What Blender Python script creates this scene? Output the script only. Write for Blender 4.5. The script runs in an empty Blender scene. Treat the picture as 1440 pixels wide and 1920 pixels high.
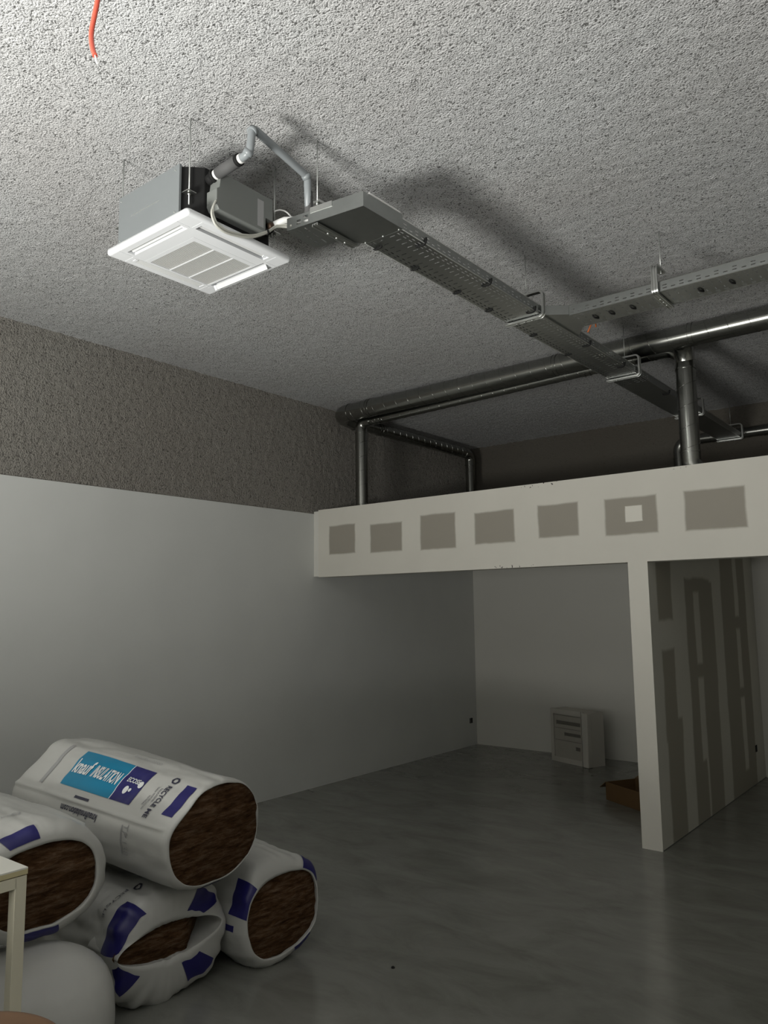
import bpy, bmesh, math, random
import numpy as np
from mathutils import Vector, Matrix, noise
random.seed(7)
SC = bpy.context.scene
C = SC.collection
PI = math.pi

# ------------------------------------------------------------------ camera, light, exposure
cd = bpy.data.cameras.new('camera'); cam = bpy.data.objects.new('camera', cd); C.objects.link(cam)
Mr = ((0.7802271, 0.6253798, -0.0120710), (0.0873910, -0.0898799, 0.9921111), (-0.6193613, 0.7751269, 0.1247792))
R = Matrix((Mr[0], Mr[1], tuple(-v for v in Mr[2]))).transposed().to_4x4()
cam.matrix_world = Matrix.Translation((0, 0, 1.9)) @ R
cd.sensor_fit = 'VERTICAL'; cd.sensor_height = 36; cd.lens = 1451.3 / 1920 * 36
cd.clip_start = .02; SC.camera = cam
vs = SC.view_settings
vs.view_transform = 'Standard'; vs.look = 'None'; vs.gamma = 1; vs.use_curve_mapping = False
vs.exposure = 0.0
w = bpy.data.worlds.new('world'); SC.world = w; w.use_nodes = True
w.node_tree.nodes['Background'].inputs[0].default_value = (.75, .85, 1, 1)
w.node_tree.nodes['Background'].inputs[1].default_value = .15

def area(name, loc, aim, sx, sy, power, col):
    l = bpy.data.lights.new(name, 'AREA'); l.shape = 'RECTANGLE'; l.size = sx; l.size_y = sy
    l.energy = power; l.color = col
    o = bpy.data.objects.new(name, l); C.objects.link(o); o.location = loc
    o.rotation_euler = (Vector(aim) - Vector(loc)).to_track_quat('-Z', 'Y').to_euler()
    return o
# area light for an assumed shopfront window behind the camera, aimed at the ceiling
L1 = area('assumed_window_light', (-2.90, -1.42, 1.30), (-2.55, .0, 4.7), 1.25, .8, 268, (1, .99, .94)); L1.data.spread = math.radians(160)
L2 = area('ceiling_fill', (-.1, -1.40, 2.0), (-.5, .1, 4.6), 1.2, .6, 88, (1, .99, .97)); L2.data.spread = math.radians(140)  # added fill lamp, aimed up to brighten the right of the ceiling

# ------------------------------------------------------------------ materials
def mat(name, col=(.8, .8, .8), rough=.6, metal=0, spec=.5, vary=0, vscale=8, bump=0, bscale=40):
    m = bpy.data.materials.new(name); m.use_nodes = True
    nt = m.node_tree; b = nt.nodes['Principled BSDF']
    b.inputs['Base Color'].default_value = (*col, 1); b.inputs['Roughness'].default_value = rough
    b.inputs['Metallic'].default_value = metal; b.inputs['Specular IOR Level'].default_value = spec
    tc = nt.nodes.new('ShaderNodeTexCoord')
    if vary:
        n = nt.nodes.new('ShaderNodeTexNoise'); n.inputs['Scale'].default_value = vscale; n.inputs['Detail'].default_value = 5
        nt.links.new(tc.outputs['Object'], n.inputs['Vector'])
        r = nt.nodes.new('ShaderNodeMix'); r.data_type = 'RGBA'
        r.inputs['A'].default_value = (*[c * (1 - vary) for c in col], 1); r.inputs['B'].default_value = (*[min(1, c * (1 + vary)) for c in col], 1)
        nt.links.new(n.outputs['Fac'], r.inputs['Factor']); nt.links.new(r.outputs['Result'], b.inputs['Base Color'])
    if bump:
        n2 = nt.nodes.new('ShaderNodeTexNoise'); n2.inputs['Scale'].default_value = bscale; n2.inputs['Detail'].default_value = 4
        nt.links.new(tc.outputs['Object'], n2.inputs['Vector'])
        bp = nt.nodes.new('ShaderNodeBump'); bp.inputs['Strength'].default_value = bump; bp.inputs['Distance'].default_value = .01
        nt.links.new(n2.outputs['Fac'], bp.inputs['Height']); nt.links.new(bp.outputs['Normal'], b.inputs['Normal'])
    return m

def spray_mat(name, c0, c1, bscale=62, dist=.02, strength=1.0, pit=.62):
    m = mat(name, c1, .85, spec=.25); nt = m.node_tree; b = nt.nodes['Principled BSDF']; N = nt.nodes; L = nt.links
    tc = N.new('ShaderNodeTexCoord')
    n1 = N.new('ShaderNodeTexNoise'); n1.inputs['Scale'].default_value = bscale; n1.inputs['Detail'].default_value = 3; n1.inputs['Roughness'].default_value = .6
    n2 = N.new('ShaderNodeTexNoise'); n2.inputs['Scale'].default_value = bscale * .45; n2.inputs['Detail'].default_value = 2
    n3 = N.new('ShaderNodeTexNoise'); n3.inputs['Scale'].default_value = .9; n3.inputs['Detail'].default_value = 3
    for n in (n1, n2, n3): L.new(tc.outputs['Object'], n.inputs['Vector'])
    v = N.new('ShaderNodeTexVoronoi'); v.inputs['Scale'].default_value = bscale * .75; L.new(tc.outputs['Object'], v.inputs['Vector'])
    add = N.new('ShaderNodeMath'); add.operation = 'MULTIPLY_ADD'; add.inputs[1].default_value = .6
    L.new(n2.outputs['Fac'], add.inputs[0]); L.new(n1.outputs['Fac'], add.inputs[2])
    sub = N.new('ShaderNodeMath'); sub.operation = 'MULTIPLY_ADD'; sub.inputs[1].default_value = -.35
    L.new(v.outputs['Distance'], sub.inputs[0]); L.new(add.outputs[0], sub.inputs[2])
    bp = N.new('ShaderNodeBump'); bp.inputs['Strength'].default_value = strength; bp.inputs['Distance'].default_value = dist
    L.new(sub.outputs[0], bp.inputs['Height']); L.new(bp.outputs['Normal'], b.inputs['Normal'])
    # the pits of the sprayed coat are coloured darker
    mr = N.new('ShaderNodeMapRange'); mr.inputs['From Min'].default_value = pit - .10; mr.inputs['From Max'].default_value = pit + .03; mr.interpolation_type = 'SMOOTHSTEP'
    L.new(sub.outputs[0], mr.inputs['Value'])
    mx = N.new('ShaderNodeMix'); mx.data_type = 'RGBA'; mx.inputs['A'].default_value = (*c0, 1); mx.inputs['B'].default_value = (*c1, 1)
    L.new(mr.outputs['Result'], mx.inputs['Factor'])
    m2 = N.new('ShaderNodeMix'); m2.data_type = 'RGBA'; m2.blend_type = 'MULTIPLY'; m2.inputs['Factor'].default_value = 1
    cr = N.new('ShaderNodeMix'); cr.data_type = 'RGBA'; cr.inputs['A'].default_value = (.90, .87, .83, 1); cr.inputs['B'].default_value = (1.06, 1.08, 1.06, 1)
    L.new(n3.outputs['Fac'], cr.inputs['Factor']); L.new(mx.outputs['Result'], m2.inputs['A']); L.new(cr.outputs['Result'], m2.inputs['B'])
    L.new(m2.outputs['Result'], b.inputs['Base Color'])
    return m

def patched_mat(name, base, patch, boxes, axes, soft=.012, warp=.02, wscale=6, rough=.7, lights=(), scuffs=()):
    """painted board with filler patches; boxes = (u0, v0, u1, v1) in metres on the board"""
    m = mat(name, base, rough, spec=.3); nt = m.node_tree; b = nt.nodes['Principled BSDF']; N = nt.nodes; L = nt.links
    tc = N.new('ShaderNodeTexCoord'); nz = N.new('ShaderNodeTexNoise'); nz.inputs['Scale'].default_value = wscale; nz.inputs['Detail'].default_value = 4
    L.new(tc.outputs['Object'], nz.inputs['Vector'])
    s1 = N.new('ShaderNodeVectorMath'); s1.operation = 'SUBTRACT'; s1.inputs[1].default_value = (.5, .5, .5); L.new(nz.outputs['Color'], s1.inputs[0])
    s2 = N.new('ShaderNodeVectorMath'); s2.operation = 'SCALE'; s2.inputs['Scale'].default_value = warp; L.new(s1.outputs[0], s2.inputs[0])
    s3 = N.new('ShaderNodeVectorMath'); s3.operation = 'ADD'; L.new(tc.outputs['Object'], s3.inputs[0]); L.new(s2.outputs[0], s3.inputs[1])
    sp = N.new('ShaderNodeSeparateXYZ'); L.new(s3.outputs[0], sp.inputs[0])
    def M(op, a, bb, c=None):
        n = N.new('ShaderNodeMath'); n.operation = op
        for i, x in enumerate((a, bb, c)):
            if x is None: continue
            if isinstance(x, (int, float)): n.inputs[i].default_value = x
            else: L.new(x, n.inputs[i])
        return n.outputs[0]
    U, V = sp.outputs[axes[0]], sp.outputs[axes[1]]
    def mask(bs, soft):
        acc = None
        for (u0, v0, u1, v1) in bs:
            du = M('SUBTRACT', abs(u1 - u0) / 2, M('ABSOLUTE', M('SUBTRACT', U, (u0 + u1) / 2), 0))
            dv = M('SUBTRACT', abs(v1 - v0) / 2, M('ABSOLUTE', M('SUBTRACT', V, (v0 + v1) / 2), 0))
            d = M('MINIMUM', du, dv)
            acc = d if acc is None else M('MAXIMUM', acc, d)
        r = N.new('ShaderNodeMapRange'); r.interpolation_type = 'SMOOTHSTEP'; r.inputs['From Min'].default_value = -soft; r.inputs['From Max'].default_value = soft * .4
        L.new(acc, r.inputs['Value']); return r.outputs['Result']
    def mixc(a, col, f):
        x = N.new('ShaderNodeMix'); x.data_type = 'RGBA'; L.new(a, x.inputs['A']); x.inputs['B'].default_value = (*col, 1); L.new(f, x.inputs['Factor']); return x.outputs['Result']
    n3 = N.new('ShaderNodeTexNoise'); n3.inputs['Scale'].default_value = 2.2; n3.inputs['Detail'].default_value = 4; L.new(tc.outputs['Object'], n3.inputs['Vector'])
    g = N.new('ShaderNodeMix'); g.data_type = 'RGBA'; g.inputs['A'].default_value = (*[c * .94 for c in base], 1); g.inputs['B'].default_value = (*[c * 1.05 for c in base], 1)
    L.new(n3.outputs['Fac'], g.inputs['Factor'])
    out = mixc(g.outputs['Result'], patch, mask(boxes, soft))
    if lights: out = mixc(out, [min(1, c * 1.12) for c in base], mask(lights, .008))
    if scuffs:
        ns = N.new('ShaderNodeTexNoise'); ns.inputs['Scale'].default_value = 38; ns.inputs['Detail'].default_value = 3; L.new(tc.outputs['Object'], ns.inputs['Vector'])
        f = M('MULTIPLY', mask(scuffs, .01), M('GREATER_THAN', ns.outputs['Fac'], .635)); out = mixc(out, (.05, .045, .04), f)
    L.new(out, b.inputs['Base Color']); return m

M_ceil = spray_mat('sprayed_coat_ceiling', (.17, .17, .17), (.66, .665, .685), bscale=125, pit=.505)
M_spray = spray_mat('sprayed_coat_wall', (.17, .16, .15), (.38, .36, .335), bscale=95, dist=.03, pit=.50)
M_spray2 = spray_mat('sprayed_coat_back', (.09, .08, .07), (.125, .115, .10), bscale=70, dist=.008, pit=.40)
M_wall = patched_mat('white_wall_board', (.66, .67, .65), (.60, .61, .60), [(20, 20, 21, 21)], (1, 2), warp=0)
M_board = mat('white_board', (.68, .67, .62), .6, spec=.3, vary=.03, vscale=2)
FP = [(-5.778, 2.508, -5.414, 2.812), (-5.19, 2.498, -4.78, 2.785), (-4.536, 2.49, -4.128, 2.825), (-3.898, 2.505, -3.484, 2.795), (-3.229, 2.522, -2.856, 2.80), (-2.60, 2.50, -2.17, 2.797), (-1.94, 2.492, -1.497, 2.797)]
M_fascia = patched_mat('painted_fascia_with_filler', (.67, .65, .585), (.335, .312, .265), FP, (0, 2), soft=.018, warp=.022, wscale=5,
                       lights=[(-2.428, 2.60, -2.288, 2.728)], scuffs=[(-3.45, 2.985, -3.03, 3.02), (-3.74, 2.262, -3.3, 2.285), (-2.1, 2.995, -1.9, 3.02)])
PP = [(6.46, 1.80, 6.80, 2.40), (6.50, .8, 6.78, 1.53), (6.52, -.1, 6.88, .95), (7.17, -.1, 7.39, 2.14), (7.30, 2.03, 7.90, 2.14), (7.57, -.1, 7.98, 2.12), (7.2, 1.25, 7.9, 1.36), (7.2, -.1, 7.5, .5), (8.30, -.1, 8.76, 2.4), (8.92, -.1, 9.20, 2.4), (8.4, 1.66, 9.0, 1.77), (8.4, .95, 9.0, 1.03), (8.4, -.1, 9.0, .2)]
M_part = patched_mat('partition_board_with_filler', (.58, .57, .51), (.33, .31, .255), PP, (1, 2), soft=.03, warp=.07, wscale=2.5)

def floor_mat():
    m = mat('grey_resin_floor', (.16, .165, .15), .28, spec=.9); nt = m.node_tree; b = nt.nodes['Principled BSDF']; N = nt.nodes; L = nt.links
    tc = N.new('ShaderNodeTexCoord'); mp = N.new('ShaderNodeMapping'); mp.inputs['Scale'].default_value = (1.0, 2.2, 1); mp.inputs['Rotation'].default_value = (0, 0, .5)
    L.new(tc.outputs['Object'], mp.inputs['Vector'])
    n = N.new('ShaderNodeTexNoise'); n.inputs['Scale'].default_value = 1.6; n.inputs['Detail'].default_value = 7; n.inputs['Roughness'].default_value = .65; n.inputs['Distortion'].default_value = .6
    L.new(mp.outputs['Vector'], n.inputs['Vector'])
    r = N.new('ShaderNodeValToRGB'); e = r.color_ramp.elements
    e[0].position = .32; e[0].color = (.145, .146, .128, 1); e[1].position = .66; e[1].color = (.225, .227, .205, 1)
    x = e.new(.47); x.color = (.185, .187, .166, 1)
    L.new(n.outputs['Fac'], r.inputs['Fac']); L.new(r.outputs['Color'], b.inputs['Base Color'])
    n2 = N.new('ShaderNodeTexNoise'); n2.inputs['Scale'].default_value = 9; n2.inputs['Detail'].default_value = 6; L.new(mp.outputs['Vector'], n2.inputs['Vector'])
    mr = N.new('ShaderNodeMapRange'); mr.inputs['To Min'].default_value = .10; mr.inputs['To Max'].default_value = .32; L.new(n2.outputs['Fac'], mr.inputs['Value']); L.new(mr.outputs['Result'], b.inputs['Roughness'])
    return m
M_floor = floor_mat()
M_galv = mat('galvanised_steel', (.62, .63, .61), .30, metal=1, vary=.12, vscale=14)
M_duct = mat('spiral_duct_steel', (.33, .335, .315), .22, metal=1, vary=.15, vscale=6)
M_tray = mat('cable_tray_steel', (.37, .385, .375), .36, metal=1, vary=.10, vscale=20)
M_acwhite = mat('white_plastic', (.76, .775, .79), .35)
M_vane = mat('white_vane_plastic', (.70, .71, .70), .4)
M_slat = mat('grille_plastic', (.70, .70, .68), .5)
M_dark = mat('black_foam', (.012, .012, .012), .8, spec=.2)
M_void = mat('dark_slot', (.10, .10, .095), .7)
M_case = mat('grey_insulated_casing', (.185, .20, .205), .6, vary=.04, vscale=5)
M_box = mat('grey_control_box', (.17, .18, .17), .45)
M_tag = mat('rating_label', (.33, .33, .33), .35)
M_pvc = mat('grey_pvc', (.24, .26, .27), .35)
M_sleeve = mat('dark_pipe_insulation', (.085, .085, .085), .8)
M_whitepipe = mat('white_pipe_insulation', (.78, .78, .76), .5)
M_copper = mat('brown_flare_nut', (.20, .13, .09), .4, metal=.5)
M_cable = mat('grey_cable_sheath', (.50, .50, .45), .45)
M_black = mat('black_plastic', (.01, .01, .01), .75, spec=.25)
M_rod = mat('zinc_rod', (.60, .62, .60), .35, metal=.8)
M_red = mat('red_wire_sheath', (.62, .10, .06), .4)
M_orange = mat('orange_wire_sheath', (.5, .12, .02), .5)
M_film = mat('white_pack_film', (.53, .53, .505), .33, spec=.5, bump=.45, bscale=6)
M_navy = mat('navy_print', (.016, .014, .13), .35)
M_teal = mat('teal_print', (.0, .20, .36), .35)
M_ink = mat('dark_ink', (.03, .03, .06), .4)
M_paleink = mat('pale_ink', (.36, .36, .36), .4)
M_whiteink = mat('white_ink', (.78, .80, .80), .4)
M_seam = mat('welded_seam', (.85, .85, .82), .3)
M_desk = mat('white_table_top', (.78, .77, .70), .4)
M_edge = mat('beige_table_edge', (.62, .55, .32), .5)
M_leg = mat('cream_metal', (.74, .70, .55), .45)
M_wood = mat('brown_wood', (.20, .105, .05), .45, vary=.35, vscale=9)
M_card = mat('cardboard', (.11, .06, .02), .85, vary=.1)
M_cab = mat('cabinet_grey_plastic', (.50, .48, .43), .55)
M_cabpanel = mat('cabinet_panel', (.40, .38, .33), .6, vary=.08)
M_cabslot = mat('cabinet_slot', (.15, .14, .12), .6)
def wool_mat():
    m = mat('brown_mineral_wool', (.09, .05, .03), 1, spec=.1); nt = m.node_tree; b = nt.nodes['Principled BSDF']; N = nt.nodes; L = nt.links
    tc = N.new('ShaderNodeTexCoord'); mp = N.new('ShaderNodeMapping'); mp.inputs['Scale'].default_value = (3, 3, 16); L.new(tc.outputs['Object'], mp.inputs['Vector'])
    n = N.new('ShaderNodeTexNoise'); n.inputs['Scale'].default_value = 3.2; n.inputs['Detail'].default_value = 9; n.inputs['Roughness'].default_value = .72; n.inputs['Distortion'].default_value = .25
    L.new(mp.outputs['Vector'], n.inputs['Vector'])
    r = N.new('ShaderNodeValToRGB'); e = r.color_ramp.elements; e[0].position = .32; e[0].color = (.028, .012, .005, 1); e[1].position = .74; e[1].color = (.24, .165, .11, 1)
    x = e.new(.5); x.color = (.10, .052, .024, 1)
    L.new(n.outputs['Fac'], r.inputs['Fac']); L.new(r.outputs['Color'], b.inputs['Base Color'])
    bp = N.new('ShaderNodeBump'); bp.inputs['Strength'].default_value = .9; bp.inputs['Distance'].default_value = .02; L.new(n.outputs['Fac'], bp.inputs['Height']); L.new(bp.outputs['Normal'], b.inputs['Normal'])
    return m
M_wool = wool_mat()

# ------------------------------------------------------------------ mesh helpers
class MB:
    def __init__(s): s.v = []; s.f = []; s.m = []; s.mats = []; s.sm = []
    def mi(s, m):
        if m not in s.mats: s.mats.append(m)
        return s.mats.index(m)
    def add(s, vs_, fs, m, smooth=False):
        o = len(s.v); k = s.mi(m); s.v += [tuple(p) for p in vs_]
        for f in fs: s.f.append([i + o for i in f]); s.m.append(k); s.sm.append(smooth)
    def box(s, p0, p1, m, X=None):
        x0, y0, z0 = p0; x1, y1, z1 = p1
        P = [Vector(p) for p in ((x0,y0,z0),(x1,y0,z0),(x1,y1,z0),(x0,y1,z0),(x0,y0,z1),(x1,y0,z1),(x1,y1,z1),(x0,y1,z1))]
        if X is not None: P = [X @ p for p in P]
        s.add(P, [(0,3,2,1),(4,5,6,7),(0,1,5,4),(1,2,6,5),(2,3,7,6),(3,0,4,7)], m)
    def prism(s, poly, z0, z1, m, X=None):
        n = len(poly); P = [Vector((x, y, z0)) for x, y in poly] + [Vector((x, y, z1)) for x, y in poly]
        if X is not None: P = [X @ p for p in P]
        s.add(P, [list(range(n))[::-1], list(range(n, 2*n))] + [(i, (i+1) % n, n+(i+1) % n, n+i) for i in range(n)], m)
    def tube(s, pts, r, m, n=16, caps=True):
        pts = [Vector(p) for p in pts]; k = len(pts); rr = r if isinstance(r, (list, tuple)) else [r] * k
        T = []
        for i in range(k):
            a = pts[min(i+1, k-1)] - pts[i]; b = pts[i] - pts[max(i-1, 0)]
            t = (a.normalized() if a.length else Vector()) + (b.normalized() if b.length else Vector()); T.append(t.normalized())
        u = T[0].orthogonal().normalized(); V = []; F = []
        for i in range(k):
            u = (u - T[i] * u.dot(T[i])).normalized(); w_ = T[i].cross(u)
            for j in range(n):
                a = 2*PI*j/n; V.append(pts[i] + (u*math.cos(a) + w_*math.sin(a)) * rr[i])
        for i in range(k-1):
            for j in range(n): F.append((i*n+j, i*n+(j+1) % n, (i+1)*n+(j+1) % n, (i+1)*n+j))
        s.add(V, F, m, True)
        if caps:
            s.add(V[:n], [list(range(n))[::-1]], m); s.add(V[-n:], [list(range(n))], m)
    def sweep(s, pts, prof, nrm, m):
        """profile (a along nrm, b in-plane) swept along a planar path with normal nrm"""
        pts = [Vector(p) for p in pts]; nrm = Vector(nrm); k = len(pts); n = len(prof); V = []; F = []
        for i in range(k):
            a = (pts[min(i+1, k-1)] - pts[i]); b = (pts[i] - pts[max(i-1, 0)])
            t = ((a.normalized() if a.length else Vector()) + (b.normalized() if b.length else Vector())).normalized()
            q = nrm.cross(t)
            V += [pts[i] + nrm*pa + q*pb for pa, pb in prof]
        for i in range(k-1):
            for j in range(n): F.append((i*n+j, i*n+(j+1) % n, (i+1)*n+(j+1) % n, (i+1)*n+j))
        F += [list(range(n))[::-1], list(range((k-1)*n, k*n))]
        s.add(V, F, m)
    def build(s, name, parent=None, merge=True, bevel=0, solid=0):
        me = bpy.data.meshes.new(name); me.from_pydata(s.v, [], s.f)
        for m in s.mats: me.materials.append(m)
        me.polygons.foreach_set('material_index', s.m); me.polygons.foreach_set('use_smooth', s.sm); me.update()
        if merge:
            bm = bmesh.new(); bm.from_mesh(me); bmesh.ops.remove_doubles(bm, verts=bm.verts, dist=2e-5)
            bmesh.ops.recalc_face_normals(bm, faces=bm.faces); bm.to_mesh(me); bm.free()
        o = bpy.data.objects.new(name, me); C.objects.link(o)
        if parent is not None:
            o.parent = parent; o.matrix_parent_inverse = Matrix.Translation(-Vector(parent.location)) if parent.type == 'EMPTY' and not parent.get('local') else Matrix()
        if bevel:
            b = o.modifiers.new('bevel', 'BEVEL'); b.width = bevel; b.segments = 2; b.limit_method = 'ANGLE'; b.angle_limit = math.radians(40)
        if solid:
            b = o.modifiers.new('solidify', 'SOLIDIFY'); b.thickness = solid; b.offset = 0
        return o

def tag(o, label=None, cat=None, group=None, kind=None):
    if label: o['label'] = label
    if cat: o['category'] = cat
    if group: o['group'] = group
    if kind: o['kind'] = kind
    return o
def thing(name, label, cat, loc, group=None):
    o = bpy.data.objects.new(name, None); C.objects.link(o); o.location = loc; o.empty_display_size = .1
    return tag(o, label, cat, group)
def struct(name, mb, **k):
    return tag(mb.build(name, **k), kind='structure')
def fillet(pts, r, seg=8):
    pts = [Vector(p) for p in pts]; out = [pts[0]]
    rr = r if isinstance(r, (list, tuple)) else [r] * (len(pts)-2)
    for i in range(1, len(pts)-1):
        a = (pts[i-1]-pts[i]).normalized(); b = (pts[i+1]-pts[i]).normalized(); ang = a.angle(b)
        d = rr[i-1] / math.tan(ang/2); c = pts[i] + (a+b).normalized() * (rr[i-1] / math.sin(ang/2))
        s0 = pts[i]+a*d - c; s1 = pts[i]+b*d - c; tot = s0.angle(s1)
        for k in range(seg+1):
            t = k/seg; out.append(c + (s0*math.sin((1-t)*tot) + s1*math.sin(t*tot)) / math.sin(tot))
    return out + [pts[-1]]

# ------------------------------------------------------------------ the room shell
XL, XR, YF, YB, ZC = -6.02, 3.2, -1.5, 9.58, 4.24
YP = 6.265                       # plane of the fascia
b = MB(); b.box((XL-.3, YF-.2, -.1), (XR+.2, YB+.4, 0), M_floor); struct('floor', b)

def lumpy(name, origin, du, dv, nu, nv, nrm, m, amp, sc):
    """sprayed coat: a finely gridded sheet with real lumps"""
    o = Vector(origin); du = Vector(du); dv = Vector(dv); nrm = Vector(nrm); V = []
    for i in range(nu+1):
        for j in range(nv+1):
            p = o + du*(i/nu) + dv*(j/nv)
            h = noise.noise(p*sc)*.6 + noise.noise(p*sc*2.1)*.5
            V.append(p + nrm*amp*h)
    F = [(i*(nv+1)+j, (i+1)*(nv+1)+j, (i+1)*(nv+1)+j+1, i*(nv+1)+j+1) for i in range(nu) for j in range(nv)]
    b = MB(); b.add(V, F, m, True); return b
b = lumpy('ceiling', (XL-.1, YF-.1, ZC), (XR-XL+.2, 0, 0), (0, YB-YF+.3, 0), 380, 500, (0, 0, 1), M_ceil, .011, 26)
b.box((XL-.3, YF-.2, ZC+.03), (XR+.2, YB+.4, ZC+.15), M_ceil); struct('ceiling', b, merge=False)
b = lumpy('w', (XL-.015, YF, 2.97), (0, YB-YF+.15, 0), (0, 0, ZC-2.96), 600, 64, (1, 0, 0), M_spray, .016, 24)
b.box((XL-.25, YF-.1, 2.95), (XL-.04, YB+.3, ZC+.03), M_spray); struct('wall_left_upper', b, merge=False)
b = MB(); b.box((XL-.25, YF, 0), (XL, YB+.1, 2.976), M_wall); struct('wall_left', b)
b = MB(); b.box((XL, YB, 0), (XR, YB+.2, 2.976), M_board); struct('wall_back', b)
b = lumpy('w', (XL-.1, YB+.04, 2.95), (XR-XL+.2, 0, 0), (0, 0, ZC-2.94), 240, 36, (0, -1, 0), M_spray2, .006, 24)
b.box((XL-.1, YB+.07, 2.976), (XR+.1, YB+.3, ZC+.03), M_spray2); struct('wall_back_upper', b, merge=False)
b = MB(); b.box((XL, YP+.164, 2.90), (XR, YB, 2.95), M_board)  # unseen deck added behind the fascia to stop light bouncing up
struct('bounce_deck', b)
b = MB(); b.box((XR, YF, 0), (XR+.2, YB+.2, ZC+.03), M_board); struct('wall_right', b)
# front wall with a shopfront window and door opening, both assumed and unseen
b = MB()
for x0, x1, z0, z1 in ((XL-.2, -3.95, 0, ZC+.03), (-1.25, -.6, 0, ZC+.03), (.8, XR+.2, 0, ZC+.03), (-3.95, -1.25, 0, .25), (-3.95, -1.25, 2.3, ZC+.03), (-.6, .8, 2.35, ZC+.03)):
    b.box((x0, YF-.2, z0), (x1, YF, z1), M_board)
struct('wall_front', b)
b = MB()
for p0, p1 in (((-3.95, .25), (-3.89, 2.3)), ((-1.31, .25), (-1.25, 2.3)), ((-3.89, .25), (-1.31, .29)), ((-3.89, 2.26), (-1.31, 2.3))):
    b.box((p0[0], YF-.12, p0[1]), (p1[0], YF-.05, p1[1]), M_black)
struct('assumed_window_1', b)  # frame of the assumed window, out of view behind the camera
b = MB()
for p0, p1 in (((-.6, 0), (-.54, 2.35)), ((.74, 0), (.8, 2.35)), ((-.54, 2.29), (.74, 2.35))):
    b.box((p0[0], YF-.12, p0[1]), (p1[0], YF-.05, p1[1]), M_black)
struct('assumed_door_1', b)  # assumed door frame around the second opening, also out of view
# fascia above the bays and the stub partition that carries it
b = MB(); b.box((-5.948, YP, 2.262), (XR, YP+.164, 3.012), M_fascia)
b.box((XL, YP+.004, 2.27), (-5.948, YP+.16, 3.0), M_board)
struct('wall_fascia', b)
b = MB()
b.add([(-2.431, YP, 0), (-2.267, YP, 0), (-2.267, YP, 2.262), (-2.431, YP, 2.262)], [(0, 1, 2, 3)], M_fascia)
b.add([(-2.267, YP, 0), (-2.267, YB, 0), (-2.267, YB, 2.45), (-2.267, YP+.164, 2.45), (-2.267, YP+.164, 2.262), (-2.267, YP, 2.262)], [(0, 1, 2, 3, 4, 5)], M_part)
b.add([(-2.431, YB, 0), (-2.431, YP, 0), (-2.431, YP, 2.262), (-2.431, YP+.164, 2.262), (-2.431, YP+.164, 2.45), (-2.431, YB, 2.45)], [(0, 1, 2, 3, 4, 5)], M_board)
b.add([(-2.431, YP+.164, 2.45), (-2.267, YP+.164, 2.45), (-2.267, YB, 2.45), (-2.431, YB, 2.45)], [(0, 1, 2, 3)], M_board)
b.add([(-2.431, YP, 0), (-2.267, YP, 0), (-2.267, YB, 0), (-2.431, YB, 0)], [(3, 2, 1, 0)], M_board)
b.box((-2.267, YP+.01, 0), (-2.2655, YB, .007), M_void)  # dark strip stands in for the shadow of the gap at the floor
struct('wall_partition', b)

# ------------------------------------------------------------------ ceiling cassette air conditioner
AX, AY, AZ = -3.094, 2.380, 3.70          # centre of the panel underside
t = thing('air_conditioner', 'white square ceiling cassette air conditioner hung on rods below the rough ceiling', 'air conditioner', (AX, AY, AZ))
hx = .2875; c = .085; z0, z1 = 3.735, 4.0
b = MB(); poly = [(-hx+c, -hx), (hx-c, -hx), (hx, -hx+c), (hx, hx-c), (hx-c, hx), (-hx+c, hx), (-hx, hx-c), (-hx, -hx+c)]
b.prism([(AX+x, AY+y) for x, y in poly], z0, z1, M_dark); b.build('casing', t, bevel=.004)
b = MB(); b.box((AX-hx+.01, AY-hx-.012, z0), (AX+hx-.065, AY-hx+.001, z1+.001), M_case)
b.box((AX-hx+.12, AY-hx-.0135, 3.868), (AX+hx-.22, AY-hx-.0115, 3.871), M_rod)
for x, z in ((.03, .03), (.48, .03), (.03, .24), (.48, .24)): b.tube([(AX-hx+x, AY-hx-.011, z0+z), (AX-hx+x, AY-hx-.016, z0+z)], .004, M_rod, 8)
tag(b.build('side_panel', t, bevel=.002), 'light grey side panel')
b = MB(); b.box((AX-hx-.012, AY-hx+.08, z0), (AX-hx+.001, AY+hx-.08, z1), M_case); tag(b.build('side_panel', t), 'light grey side panel')
# control box on the right side of the casing
b = MB(); x0, x1 = AX+hx+.001, AX+hx+.075
b.prism([(2.205, 3.775), (2.50, 3.775), (2.50, 3.85), (2.548, 3.85), (2.548, 3.965), (2.215, 3.965), (2.205, 3.885), (2.19, 3.875), (2.19, 3.80)], x0, x1, M_box, X=Matrix(((0,0,1,0),(1,0,0,0),(0,1,0,0),(0,0,0,1))))
cb = b.build('control_box', t, bevel=.003)
b = MB(); b.box((x1, 2.445, 3.79), (x1+.001, 2.485, 3.93), M_tag)
tag(b.build('rating_label', cb), 'pale rating label')
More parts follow.
